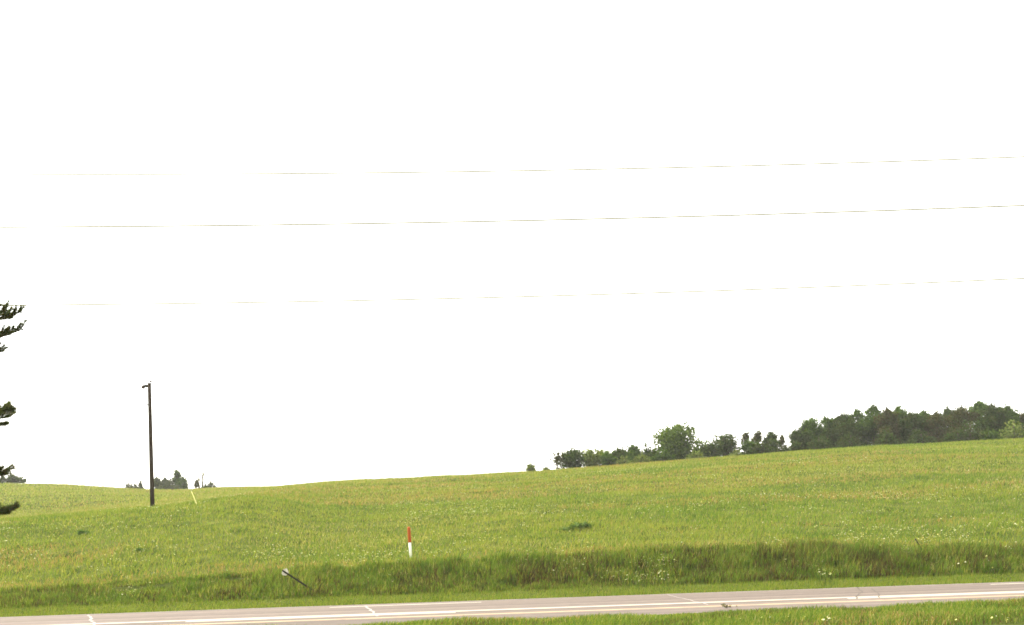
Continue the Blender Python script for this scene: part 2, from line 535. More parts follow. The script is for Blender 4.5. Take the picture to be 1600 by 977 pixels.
# far left hay field
X = []; n = 70000
Y = 140 + (1 - rng.random(n) ** .7) * 135
X = (-.56 + rng.random(n) * .45) * Y
h = .20 + .2 * rng.random(n); w = .05 + Y * .0004
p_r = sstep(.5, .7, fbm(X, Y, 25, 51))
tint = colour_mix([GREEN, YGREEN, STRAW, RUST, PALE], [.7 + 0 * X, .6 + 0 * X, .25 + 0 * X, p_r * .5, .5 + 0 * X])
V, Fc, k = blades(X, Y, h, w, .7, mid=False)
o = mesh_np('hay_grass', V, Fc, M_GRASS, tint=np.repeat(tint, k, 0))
tag(o, 'paler far field grass behind the wooden pole', 'grass', kind='stuff')
# tall grass of the bank
n = 150000
Y = TOE - .2 + rng.random(n) * (CREST + 1.2 - TOE + .2)
X = (rng.random(n) * 2 - 1) * .49 * Y
cl = sstep(.25, .75, fbm(X, Y, .75, 61) * .6 + .4 * fbm(X, Y, 3.0, 63))
h = (.28 + .40 * rng.random(n) ** 1.5) * (.48 + 1.0 * cl) * (.55 + .45 * sstep(TOE - .3, TOE + .9, Y)) * (1 - .45 * sstep(CREST - .6, CREST + 1.1, Y))
h *= .72 + .28 * sstep(-.35, .05, X / Y)
w = .016 + .014 * rng.random(n)
p_b = sstep(.45, .7, fbm(X, Y, 2.0, 62)) * .9 + .12
p_rk = sstep(-.05, .15, X / Y)
p_gap = sstep(.50, .66, fbm(X, Y * .25, .55, 65)) * sstep(CREST - .3, CREST - 1.6, Y) + .8 * sstep(.52, .66, fbm(X, Y * .4, 1.1, 66)) * p_rk
p_o = sstep(.35, .65, fbm(X, Y, 1.6, 64))
tint = colour_mix([(.050, .038, .020), GREEN, DEEP, YGREEN, BROWN, STRAW], [1.5 * p_gap + .05, .45 + .3 * p_o, .8 + .8 * (1 - p_o) + .5 * p_rk, .12 + .40 * p_o, p_b * (.7 + .8 * p_rk) + .10 + .15 * p_rk, .07 + .05 * p_o])
V, Fc, k = blades(X, Y, h, w, .45, wind=(.25, -.1))
o = mesh_np('tall_bank_grass', V, Fc, M_GRASS, tint=np.repeat(tint, k, 0))
tag(o, 'tall dark rank grass on the bank above the road', 'grass', kind='stuff')
# verges, short
n = 70000
Y = ROAD_F + .02 + rng.random(n) * (TOE + .4 - ROAD_F)
X = (rng.random(n) * 2 - 1) * .49 * Y
h = (.07 + .16 * rng.random(n)) * (.6 + .8 * fbm(X, Y, 1.0, 71)); w = .014 + .012 * rng.random(n)
tint = colour_mix([GREEN, YGREEN, DEEP, STRAW], [1.0 + 0 * X, .7 + 0 * X, .15 + 0 * X, .05 + 0 * X])
V, Fc, k = blades(X, Y, h, w, .6, mid=False)
o = mesh_np('verge_grass', V, Fc, M_GRASS, tint=np.repeat(tint, k, 0))
tag(o, 'short fresh grass strip along the far road edge', 'grass', kind='stuff')
n = 130000
Y = 32.0 + rng.random(n) ** .8 * (ROAD_N + .12 - 32.0)
X = (rng.random(n) * 2 - 1) * .50 * Y
cl = fbm(X, Y, 1.2, 81)
h = (.10 + .19 * rng.random(n)) * (.4 + 1.1 * cl) * (.35 + .65 * sstep(ROAD_N + .1, ROAD_N - 2.0, Y)); w = .012 + .012 * rng.random(n)
p_r = sstep(.5, .7, fbm(X, Y, 3, 82))
p_d = sstep(.48, .66, fbm(X, Y, 1.4, 83))
tint = colour_mix([GREEN, YGREEN, DEEP, STRAW, RUST, BROWN], [.7 + 0 * X, .2 + .3 * (1 - p_d), .9 + .8 * p_d, .10 + .3 * p_r, p_r * .5, .9 * p_d])
V, Fc, k = blades(X, Y, h, w, .6)
o = mesh_np('roadside_grass', V, Fc, M_GRASS, tint=np.repeat(tint, k, 0))
tag(o, 'unmown grass on the near side of the road', 'grass', kind='stuff')

# ------------------------------------------------------------------ wild flowers: umbels on the meadow and the bank
def flowers(name, X, Y, h, rad, cols, label):
    n = len(X); K = 6
    z = Z(X, Y) + h
    a = np.arange(K) * 2 * np.pi / K
    tilt = (rng.random((n, 2)) - .5) * 1.1
    dx = np.cos(a)[None] * rad[:, None] * (.7 + .6 * rng.random((n, K))); dy = np.sin(a)[None] * rad[:, None] * (.7 + .6 * rng.random((n, K)))
    rim = np.stack([X[:, None] + dx, Y[:, None] + dy, z[:, None] + dx * tilt[:, :1] + dy * tilt[:, 1:] + .25 * rad[:, None]], -1)
    ctr = np.stack([X, Y, z - .1 * rad], -1)[:, None]
    V = np.concatenate([rim, ctr], 1).reshape(-1, 3)
    b = np.arange(n)[:, None] * (K + 1)
    F1 = np.stack([b + np.arange(K), b + (np.arange(K) + 1) % K, np.broadcast_to(b + K, (n, K))], -1).reshape(-1, 3)
    tc = np.array(cols)[rng.integers(0, len(cols), n)] * (.85 + .3 * rng.random((n, 1)))
    TT = np.repeat(tc, K + 1, 0)
    # thin stems
    s = .006
    S = np.stack([np.stack([X - s, Y, z - h - .02], -1), np.stack([X + s, Y, z - h - .02], -1), np.stack([X, Y, z], -1)], 1).reshape(-1, 3)
    F2 = (np.arange(n)[:, None] * 3 + np.arange(3)) + len(V)
    TS = np.repeat(np.tile((.07, .10, .025), (n, 1)), 3, 0)
    o = mesh_np(name, np.concatenate([V, S]), np.concatenate([F1, F2]), M_PETAL, tint=np.concatenate([TT, TS]))
    return tag(o, label, 'flowers', kind='stuff')
X, Y = sample_field(60000, CREST + .5, 125, power=1.0)
keep = rng.random(len(X)) < sstep(.44, .80, fbm(X, Y, 11, 91)) * sstep(.30, .80, vnoise(X, Y, 1.8, 92)) * .55 + .014
X, Y = X[keep], Y[keep]
flowers('meadow_flowers', X, Y, (.14 + .16 * rng.random(len(X))), .010 + .018 * rng.random(len(X)) + Y * .00017,
        [(.40, .40, .17), (.36, .38, .14), (.42, .37, .10), (.46, .45, .26)], 'cream and yellow wild flowers scattered in the meadow')
pts = []
for (px, py, sx, sy, m) in ((1025, 882, 40, 10, 26), (1000, 905, 60, 8, 40), (1215, 856, 14, 8, 14), (1260, 886, 30, 12, 10), (1290, 901, 25, 4, 14), (815, 876, 25, 14, 9),
                            (1420, 866, 12, 5, 9), (1578, 864, 8, 3, 7), (1375, 856, 6, 5, 7), (900, 884, 40, 16, 14), (200, 930, 25, 9, 14), (1500, 885, 60, 20, 10), (600, 900, 90, 15, 12)):
    for _ in range(m * 2):
        p = hit(px + random.gauss(0, sx / 2), py + random.gauss(0, sy / 2), lift=.35)
        if p.y > ROAD_F + .6: pts.append((p.x, p.y))
pts = np.array(pts)
flowers('bank_flowers', pts[:, 0], pts[:, 1], .35 + .3 * rng.random(len(pts)), .014 + .026 * rng.random(len(pts)) ** 2, [(.34, .36, .15), (.42, .41, .24), (.36, .36, .12)],
        'pale umbel flowers standing in the bank grass')
pts = np.array([(lambda p: (p.x, p.y))(hit(1293 + random.gauss(0, 5), 968 + random.gauss(0, 3), 30, .2)) for _ in range(14)] +
               [(lambda p: (p.x, p.y))(hit(1000 + random.random() * 600, 962 + random.random() * 12, 30, .2)) for _ in range(16)])
flowers('roadside_flowers', pts[:, 0], pts[:, 1], .20 + .08 * rng.random(len(pts)), .012 + .016 * rng.random(len(pts)), [(.52, .50, .32), (.60, .56, .2)],
        'small cream flowers in the near roadside grass')

# ------------------------------------------------------------------ trees
def leaf_cloud(centres, radii, n, size, cols, shell=.75, sq=(1, 1, .85), up=.0):
    """n leaf sprays spread over clumps; returns verts, quads, tints"""
    C = np.array(centres); r = np.array(radii)
    p = r ** 2; k = rng.choice(len(C), n, p=p / p.sum())
    d = rng.normal(size=(n, 3)); d /= np.linalg.norm(d, axis=1, keepdims=True)
    rr = r[k] * (shell + (1.12 - shell) * rng.random(n) ** .6) * (1 + .22 * rng.normal(size=n))
    rr = np.where(rng.random(n) < .25, r[k] * rng.random(n), rr)
    P = C[k] + d * rr[:, None] * np.array(sq)
    a = rng.normal(size=(n, 3)) + d * .4; a[:, 2] += up; a /= np.linalg.norm(a, axis=1, keepdims=True)
    b = np.cross(a, rng.normal(size=(n, 3))); b /= np.linalg.norm(b, axis=1, keepdims=True)
    s = size * (.55 + .9 * rng.random(n))[:, None]
    V = np.stack([P - a * s * .6, P + b * s * .34, P + a * s * .6, P - b * s * .34], 1).reshape(-1, 3)
    F = np.arange(n * 4).reshape(n, 4)
    own = np.array(cols)[rng.integers(0, len(cols), n)] * (.72 + .56 * rng.random((n, 1)))
    ck = (.85 + .35 * rng.random(len(C)))[k][:, None]
    return V, F, np.repeat(own * ck, 4, 0)
OAK = [(.046, .082, .016), (.060, .094, .018), (.040, .070, .016)]
DARK = [(.030, .052, .014), (.040, .062, .016), (.046, .056, .018)]
RED = [(.054, .054, .020), (.044, .058, .016), (.062, .056, .022)]
OLIVE = [(.110, .145, .036), (.135, .155, .044), (.090, .125, .034)]
FIR = [(.036, .058, .022), (.044, .066, .024)]

def tree(name, px, top, hw, D, pal, label, cat='tree', group=None, shape='round', n=1600, leaf=.30, base=None, lean=0.0, skirt=.12):
    """broadleaf / conifer standing at distance D; 'top' and half width read off the photograph's scale"""
    p0 = ground(px, 700, D)
    tp = at(px, top, D)
    H = tp.z - p0.z; W = hw * D / FPX
    root = empty(name, p0, label, cat, group)
    cs, rs = [], []
    rnd = random.Random(int(px * 13 + top))
    if shape == 'round':
        m = 16
        for i in range(m):
            a = rnd.random() * 6.283; q = rnd.random() ** .6
            t = skirt + (.88 - skirt) * rnd.random()
            prof = math.sqrt(max(0, 1 - ((t - .45) / .58) ** 2))
            r = W * (.26 + .16 * rnd.random())
            cs.append((math.cos(a) * q * max(0, W * prof - r * .7), math.sin(a) * q * max(0, W * prof - r * .7) , H * t)); rs.append(min(r, H * .32))
        cs.append((0, 0, H * .5)); rs.append(min(W * .55, H * .36))
        cs.append((0, 0, H - W * .2)); rs.append(W * .20)
        cs.append((W * .15, 0, H * .22)); rs.append(min(W * .6, H * .25))
    elif shape == 'cone':
        m = 12
        for i in range(m):
            t = i / (m - 1)
            for j in range(3 if t < .8 else 1):
                a = rnd.random() * 6.283
                r = W * (1 - t) * .55 + .12
                q = W * (1 - t) * .55
                cs.append((math.cos(a) * q, math.sin(a) * q, H * (.08 + .88 * t))); rs.append(r)
    elif shape == 'open':
        for i in range(11):
            t = .32 + .66 * i / 10
            a = rnd.random() * 6.283; q = W * .62 * (1 - abs(t - .6))
            cs.append((math.cos(a) * q, math.sin(a) * q, H * t)); rs.append(W * (.20 + .16 * rnd.random()))
        cs.append((0, 0, H * .2)); rs.append(W * .5)
    elif shape == 'low':
        m = 9
        for i in range(m):
            x = (i / (m - 1) * 2 - 1) * W * .82 + rnd.uniform(-.1, .1) * W
            hh = H * (.45 + .3 * rnd.random()) * math.sqrt(max(.15, 1 - (x / W) ** 2 * .8))
            cs.append((x, rnd.uniform(-.5, .5) * W * .6, hh * .55)); rs.append(max(.18, hh * .55))
        cs.append((rnd.uniform(-.3, .3) * W, 0, H * .62)); rs.append(H * .36)
    cs = [(c[0] + lean * c[2], c[1], c[2]) for c in cs]
    # ragged shoots that break the outline
    ns = 22 if shape in ('round', 'open') else 3
    for i in range(ns):
        a = rnd.random() * 6.283; q = W * rnd.random() * .75
        zt = H * (1.02 - .5 * (q / W) ** 2) + rnd.uniform(-.25, .1)
        for s_ in range(3):
            cs.append((math.cos(a) * q * (1 - .06 * s_), math.sin(a) * q * .8, zt + .12 - .34 * s_)); rs.append(.06 + .08 * s_)
    cs = [(c[0], c[1], max(c[2], r * .55)) for c, r in zip(cs, rs)]
    V, Fq, T = leaf_cloud(cs, rs, n, leaf, pal, sq=(1, 1, .9))
    V[:, 2] = np.maximum(V[:, 2], .02)
    mesh_np('crown', V, Fq, M_LEAF, root, tint=T)
    mb = MB()
    r0 = max(.05, W * .07)
    mb.tube([(0, 0, -.3), (lean * H * .3, 0, H * .3), (lean * H * .6, 0, H * .6), (lean * H * .9, 0, H * .9)], [r0 * 1.25, r0, r0 * .7, r0 * .2], 7)
    for i in range(min(10, len(cs))):
        c = Vector(cs[i]); t = min(.7, max(.12, c.z / H * .55))
        mb.tube([(lean * H * t, 0, H * t), Vector((lean * H * t, 0, H * t)).lerp(c, .5) + Vector((0, 0, .08 * H)), c], [r0 * .5, r0 * .32, r0 * .12], 5)
    mb.build('trunk', M_BARK, root)
    return root

WOOD = 'trees of the hilltop wood'
# the wood at the top of the hill: front row, then the trees that look over it
wood = [
    (1251, 672, 15, 163, DARK, 'low dark bushy tree closing the open end of the hilltop wood'),
    (1268, 656, 17, 166, OAK, 'dark green tree second in from the open end of the hilltop wood'),
    (1292, 652, 19, 168, OAK, 'broad green tree third in from the open end of the hilltop wood'),
    (1318, 647, 19, 166, DARK, 'dark tree fourth in from the open end of the hilltop wood'),
    (1341, 641, 18, 169, OAK, 'green tree fifth in from the open end, where the wood starts to rise'),
    (1365, 634, 21, 170, OAK, 'tall green tree with twiggy top, highest of the first half of the wood'),
    (1388, 640, 17, 167, RED, 'brownish dark tree just beside the tall twiggy green tree of the wood'),
    (1405, 637, 17, 171, OAK, 'green tree with a knobbly top before the dip in the wood outline'),
    (1428, 647, 18, 168, DARK, 'dark flat topped tree at the low dip of the wood outline'),
    (1445, 643, 15, 170, OAK, 'narrow dark tree with rounded tip beside the dip in the wood'),
    (1466, 646, 18, 166, RED, 'reddish dark tree filling the gap after the dip in the wood'),
    (1483, 638, 18, 170, DARK, 'very dark tree with pointed top after the reddish tree of the wood'),
    (1505, 637, 20, 169, RED, 'broad brown green tree between the very dark tree and the tallest tip'),
    (1531, 628, 17, 172, OAK, 'tallest tree of the wood, a thin tip standing over all others'),
    (1552, 633, 17, 168, DARK, 'dark tree with a pointed tip next to the tallest tree of the wood'),
    (1576, 635, 18, 170, OAK, 'green tree with sky gaps in its top near the picture edge'),
    (1603, 645, 20, 171, RED, 'brownish tree cut by the picture edge at the end of the wood'),
    (1632, 640, 22, 170, OAK, 'green tree mostly beyond the picture edge behind the brownish one'),
]
for (px, top, hw, D, pal, lab) in wood:
    tree('broadleaf_tree', px, top, hw * 1.45, D, pal, lab, 'tree', WOOD, n=7500, leaf=.23, skirt=.10)
for (px, top, hw, pal, lab) in [
    (1243, 690, 9, DARK, 'small dark bush at the very foot of the open end of the wood'),
    (1280, 680, 17, DARK, 'dark undergrowth bush under the second and third trees of the wood'),
    (1330, 676, 20, DARK, 'dark undergrowth bush under the middle of the rising part of the wood'),
    (1385, 672, 20, DARK, 'dark undergrowth bush below the brownish tree of the wood'),
    (1440, 670, 21, DARK, 'dark undergrowth bush below the dip in the wood'),
    (1497, 668, 20, DARK, 'dark undergrowth bush below the broad brown green tree'),
    (1545, 668, 16, OAK, 'green undergrowth bush below the tallest tip of the wood'),
    (1517, 655, 22, DARK, 'dark tall bush filling the wood below the dip before its tallest tip'),
    (1585, 655, 18, OLIVE, 'pale olive bush in front of the end of the wood'),
    (1535, 676, 14, OLIVE, 'low yellowish shrub at the wood edge under the tallest tip')]:
    tree('bush', px, top, hw, 160, pal, lab, 'bush', 'bushes along the foot of the wood', 'low', n=900, leaf=.28)

# the single trees and thickets along the skyline
HEDGE = 'trees and bushes along the hill skyline'
tree('bush', 829, 725, 9, 156, OLIVE, 'small lone pale green bush on the bare skyline', 'bush', HEDGE, 'round', 525, .22)
tree('bush', 852, 728, 5.1, 156, OLIVE, 'tiny green bush between the lone pale bush and the leaning tree', 'bush', HEDGE, 'low', 240, .18)
tree('broadleaf_tree', 890, 703, 24.3, 158, DARK, 'dark rounded small tree that starts the thicket on the skyline', 'tree', HEDGE, 'round', 2100, .26)
tree('leaning_tree', 872, 708, 9, 157, RED, 'thin open small tree leaning away from the dark rounded tree', 'tree', HEDGE, 'open', 255, .24, lean=-.25)
tree('bush', 921, 705, 25.6, 160, OLIVE, 'wide pale olive bush between two darker ones on the skyline', 'bush', HEDGE, 'round', 1950, .26)
tree('bush', 950, 709, 15.4, 158, OAK, 'middle green round bush beside the wide pale olive bush', 'bush', HEDGE, 'round', 1200, .24)
tree('broadleaf_tree', 966, 700, 17.9, 162, DARK, 'dark small tree with an uneven double top in the skyline thicket', 'tree', HEDGE, 'round', 1650, .26)
tree('broadleaf_tree', 989, 696, 15.4, 162, OAK, 'small round topped tree between the double topped and the pointed one', 'tree', HEDGE, 'round', 1500, .26)
tree('fir_tree', 1010, 692, 15.4, 162, FIR, 'small pointed dark conifer just before the big round tree', 'tree', HEDGE, 'cone', 1500, .24)
tree('bush', 1003, 708, 17.9, 157, OLIVE, 'low green bush at the foot of the small pointed conifer', 'bush', HEDGE, 'low', 900, .22)
tree('bush', 975, 713, 17.9, 157, OLIVE, 'low pale bush at the foot of the double topped small tree', 'bush', HEDGE, 'low', 750, .22)
tree('big_round_tree', 1060, 664, 42, 160, [(.068, .105, .024), (.086, .120, .028), (.054, .084, .022)], 'large round leafy tree standing highest of the skyline thicket', 'tree', HEDGE, 'round', 7800, .30, skirt=.12)
tree('bush', 1086, 703, 12.8, 155, OLIVE, 'pale green bush at the foot of the large round tree', 'bush', HEDGE, 'low', 675, .24)
tree('broadleaf_tree', 1133, 682, 24.3, 162, DARK, 'very dark tree with a small knob on top past the large round tree', 'tree', HEDGE, 'round', 2250, .28)
tree('bush', 1112, 692, 23.0, 160, DARK, 'dark bush filling between the large round tree and the knobbed one', 'bush', HEDGE, 'round', 1500, .26)
tree('bush', 1150, 703, 9.0, 155, OLIVE, 'small light green bush before the dark thicket on the hill', 'bush', HEDGE, 'low', 390, .22)
tree('pine_tree', 1166, 676, 11, 164, RED, 'spindly open pine, the first of four thin trees on the hilltop', 'tree', HEDGE, 'open', 630, .24)
tree('pine_tree', 1184, 676, 12, 165, RED, 'brownish thin pine, the second of four thin trees on the hilltop', 'tree', HEDGE, 'open', 840, .24)
tree('pine_tree', 1204, 677, 15, 165, DARK, 'dark fuller pine, the third of four thin trees on the hilltop', 'tree', HEDGE, 'open', 1350, .24)
tree('pine_tree', 1222, 682, 10, 164, RED, 'smallest thin pine, last before the gap and the wood', 'tree', HEDGE, 'open', 570, .24)
tree('bush', 1186, 690, 30.7, 160, DARK, 'long dark bush at the foot of the four thin trees', 'bush', HEDGE, 'low', 1950, .26)
tree('bush', 1228, 697, 11.5, 160, DARK, 'small dark bush in the gap before the wood', 'bush', HEDGE, 'low', 450, .24)

tree('bush', 1170, 688, 15, 161, OAK, 'green bush under the first two of the four thin trees', 'bush', HEDGE, 'round', 900, .24)
tree('bush', 1208, 687, 17, 161, DARK, 'dark rounded bush under the last two of the four thin trees', 'bush', HEDGE, 'round', 1000, .24)
tree('bush', 1036, 700, 20, 157, OAK, 'green bush at the foot of the large round tree, on its conifer side', 'bush', HEDGE, 'low', 900, .24)
tree('bush', 940, 704, 17, 161, OLIVE, 'pale bush joining the wide olive bush to the round green one', 'bush', HEDGE, 'round', 1100, .24)
tree('bush', 986, 706, 18, 161, OAK, 'green bush standing under the small round topped tree', 'bush', HEDGE, 'round', 1100, .24)
tree('bush', 1022, 703, 15, 161, DARK, 'dark bush wedged between the pointed conifer and the large round tree', 'bush', HEDGE, 'round', 1000, .24)
tree('bush', 1098, 698, 15, 161, OAK, 'green bush on the wood side of the large round tree', 'bush', HEDGE, 'round', 1000, .24)
# far trees behind the pole
FARG = 'far trees beyond the pale field'
GREY = [(.050, .062, .026), (.062, .072, .030), (.042, .054, .026)]
for spec in [
    ('bush', 14, 739, 26, 262, DARK, 'wide dark hedge like bush on the far field behind the pine twigs', 'bush', FARG, 'low', 1500, .34),
    ('bush', 199, 752, 6, 270, GREY, 'small far bush, the first of three dots by the pole', 'bush', FARG, 'low', 270, .32),
    ('bush', 209, 754, 6, 270, GREY, 'tiny far bush, the second of three dots by the pole', 'bush', FARG, 'low', 270, .32),
    ('fir_tree', 218, 751, 4, 270, GREY, 'tiny pointed far tree just beside the pole', 'tree', FARG, 'cone', 420, .38),
    ('broadleaf_tree', 243, 746, 10, 275, GREY, 'far green tree half hidden by the wooden pole', 'tree', FARG, 'round', 1100, .34),
    ('broadleaf_tree', 256, 747, 12, 275, GREY, 'rounded far tree between the pole and the tallest far tree', 'tree', FARG, 'round', 1200, .34),
    ('broadleaf_tree', 274, 746, 15, 276, GREY, 'broad far tree standing under the tallest far tree', 'tree', FARG, 'round', 1700, .34),
    ('broadleaf_tree', 276, 736, 8, 275, OAK, 'tallest far tree with a pointed crown behind the field', 'tree', FARG, 'open', 1300, .34),
    ('broadleaf_tree', 284, 745, 11, 274, OAK, 'far tree leaning out of the side of the tallest far tree', 'tree', FARG, 'round', 1100, .34),
    ('bush', 262, 755, 24, 270, GREY, 'long low far bush under the far tree clump', 'bush', FARG, 'low', 1300, .34),
    ('bush', 305, 752, 4, 265, RED, 'small far bush at the top of the yellow guy guard', 'bush', FARG, 'open', 420, .34),
    ('bush', 327, 751, 7, 265, DARK, 'rounded dark far bush beside the bare dead tree', 'bush', FARG, 'low', 420, .30),
    ('bush', 318, 756, 5, 264, DARK, 'low dark far scrub between the dead tree and the rounded bush', 'bush', FARG, 'low', 200, .28)]:
    tree(*spec)
def bare_tree(px, top, D, label, seed, spread):
    p0 = ground(px, 760, D); H = at(px, top, D).z - p0.z
    root = empty('dead_tree', p0, label, 'tree', FARG)
    rnd = random.Random(seed)
    mb = MB()
    pts = [Vector((0, 0, -.2))]
    for i in range(1, 8): pts.append(Vector((rnd.uniform(-.1, .1) + i * spread * .06, rnd.uniform(-.1, .1), H * i / 7)))
    mb.tube(pts, [.23 - .026 * i for i in range(8)], 6)
    mb.build('trunk', M_DEADWOOD, root)
    for i in range(9):
        s = pts[2 + i % 6]; a = rnd.random() * 6.28; L = rnd.uniform(.5, 1.3)
        e = s + Vector((math.cos(a) * L, math.sin(a) * L, rnd.uniform(.3, .9)))
        b = MB(); b.tube([s, s.lerp(e, .5) + Vector((0, 0, .1)), e], [.05, .035, .02], 5)
        b.build('limb', M_DEADWOOD, root)
    V, Fq, T = leaf_cloud([tuple(pts[k] + Vector((rnd.uniform(-.5, .5), 0, 0))) for k in (4, 5, 6, 7)], [.5, .4, .35, .3], 46, .24, [(.12, .13, .04)])
    mesh_np('crown', V, Fq, M_LEAF, root, tint=T)
bare_tree(316, 731, 266, 'tall thin nearly bare dead tree on the far skyline', 3, .9)
bare_tree(311, 743, 267, 'shorter bare dead tree just beside the tall thin one', 5, -.4)

# dark shrubs in the meadow
def shrub(px, py, wpx, hpx, label, n=420, pal=None):
    p = hit(px, py + hpx * .5)
    W, H = wpx / 2 * p.y / FPX, hpx * p.y / FPX * 1.2
    root = empty('shrub', p, label, 'shrub', 'dark shrubs in the meadow')
    rnd = random.Random(px)
    cs, rs = [], []
    for i in range(8):
        x = rnd.uniform(-.8, .8) * W
        r = H * rnd.uniform(.25, .45)
        cs.append((x, rnd.uniform(-.5, .5) * W, max(r * .7, H * .55 * (1 - (x / W) ** 2 * .6)))); rs.append(r)
    V, Fq, T = leaf_cloud(cs, rs, n, .14, pal or [(.078, .124, .032), (.092, .134, .036)], up=.4)
    V[:, 2] = np.maximum(V[:, 2], .0)
    mesh_np('foliage', V, Fq, M_LEAF, root, tint=T)
    mb = MB()
    for i in range(6): mb.tube([(0, 0, -.05), Vector(cs[i]) * .5, cs[i]], [.015, .011, .005], 5)
    mb.build('stem', M_BARK, root)
shrub(908, 823, 36, 11, 'largest dark green shrub in the meadow, behind the bank crest', 460)
shrub(889, 827, 18, 7, 'lower dark shrub touching the side of the largest one', 110)
shrub(131, 833, 22, 7, 'dark green shrub in the meadow below the wooden pole', 220, [(.066, .116, .026), (.078, .124, .030)])
shrub(219, 860, 14, 6, 'smallest green shrub in the meadow, nearer the road', 120, [(.076, .130, .030), (.084, .135, .034)])
# weed growing at the road edge
wp = road_pt(1135, 950)
root = empty('weed', (wp[0], wp[1], float(strip_z(wp[1])) + .004), 'small dark weed tuft growing out of the asphalt by the near grass', 'weed')
V, Fq, T = leaf_cloud([(0, 0, .06), (.12, .02, .05), (-.10, 0, .10), (.3, -.05, .04)], [.055, .04, .05, .03], 60, .05, [(.085, .09, .04), (.10, .095, .05)], up=.6)
V[:, 2] = np.maximum(V[:, 2], 0)
mesh_np('foliage', V, Fq, M_LEAF, root, tint=T)
mb = MB(); mb.tube([(0, 0, 0), (.01, 0, .08), (-.1, 0, .16)], [.008, .006, .003], 5); mb.tube([(.02, 0, 0), (.12, .01, .08)], [.007, .003], 5)
mb.build('stem', M_BARK, root)

# ------------------------------------------------------------------ wooden pole with its guy
DP = 90.0
pb = ground(238, 789, DP); pt = at(233.3, 598.5, DP)
root = empty('utility_pole', pb, 'bare dark wooden utility pole standing in the field', 'utility pole')
Lp = pt - pb
mb = MB(); mb.tube([Lp * t - Vector((0, 0, .6 if t == 0 else 0)) for t in (0, .3, .6, .85, 1)], [.155, .148, .138, .130, .128], 14)
mb.build('shaft', M_POLE, root)
def pl(px, py): return at(px, py, DP) - pb
mb = MB(); mb.tube([pl(233, 604) , pl(228, 603.0), pl(224, 604.2), ], [.10, .11, .12], 8)
arm = mb.build('bracket', M_IRON, root)
mb = MB(); a_ = pl(224.6, 604.4); mb.tube([a_ + Vector((0.05, 0, .06)), a_ + Vector((-.02, 0, 0)), a_ + Vector((-.08, 0, -.08)), a_ + Vector((-.11, 0, -.13))], [.08, .13, .14, .07], 10)
mb.build('insulator', M_PORC, arm)
mb = MB(); mb.tube([pl(235.4, 600), pl(235.6, 596.5)], [.03, .03], 6)
pin = mb.build('top_pin', M_IRON, root)
mb = MB(); c = pl(235.6, 595.6); mb.tube([c + Vector((0, 0, z)) for z in (-.06, -.03, .0, .035, .06)], [.08, .12, .09, .11, .05], 10)
mb.build('insulator', M_PORC, pin)
mb = MB(); mb.tube([pl(233.5, 633.4), pl(229.5, 632.2)], [.05, .04], 6); mb.tube([pl(229.8, 632.6), pl(229.4, 631.2)], [.06, .05], 6); mb.build('step_bolt', M_IRON, root)
mb = MB(); mb.tube([pl(234, 618.5), pl(238.5, 620.5)], [.04, .03], 6); mb.build('step_bolt', M_IRON, root)
ga = ground(308, 786, 86.5); ga_top = pl(234.5, 604)
ga_l = ga - pb
mb = MB(); mb.tube([ga_top, ga_l], [.006, .006], 5); gw = mb.build('guy_wire', M_WIRE, root)
d = (ga_top - ga_l)
mb = MB(); mb.tube([ga_l + d * t for t in (.0, .02, .105, .115)], [.022, .027, .027, .02], 8)
mb.build('guy_guard', M_YELLOW, gw)

# ------------------------------------------------------------------ overhead wires beside the road
DW = 38.0
for nm, (l, m_, r_), lab, rad in (('overhead_wire', (272, 267, 245), 'highest of the three thin overhead wires across the sky', .0070),
                                  ('overhead_wire', (355, 345, 321), 'middle one of the three thin overhead wires across the sky', .0080),
                                  ('overhead_wire', (477, 464, 435), 'lowest of the three thin overhead wires, just over the pine twigs', .0072)):
    A, B, C_ = at(0, l, DW), at(800, m_, DW), at(1600, r_, DW)
    co = np.polyfit([A.x, B.x, C_.x], [A.z, B.z, C_.z], 2)
    xs = np.linspace(-34, 40, 75)
    mb = MB(); mb.tube([(x, DW, float(np.polyval(co, x))) for x in xs], [rad * 4.0] * len(xs), 6)
    og = (0, DW, float(np.polyval(co, 0)))
    o = mb.build(nm, M_WIRE, None, og)
    o.location = og
    tag(o, lab, 'wire', 'overhead wires along the road')

# ------------------------------------------------------------------ marker post
mp_ = hit(642, 872, 50); 
root = empty('marker_post', mp_, 'round marker post, orange upper half and white lower half, on the bank top', 'marker post')
top = at(638.6, 823, mp_.y) - mp_
mid = top * .50
rp = .062
mb = MB(); mb.tube([Vector((0, 0, -.2)), mid * .5, mid], [rp, rp, rp], 16); mb.build('white_tube', M_WHITE, root)
ax = top.normalized()
mb = MB(); q = [mid - ax * .01, mid + ax * .02, mid + (top - mid) * .5, top - ax * .09, top - ax * .04, top - ax * .012, top]
mb.tube(q, [rp * 1.22, rp * 1.25, rp * 1.22, rp * 1.2, rp * 1.08, rp * .7, rp * .15], 16); mb.build('orange_sleeve', M_ORANGE, root)

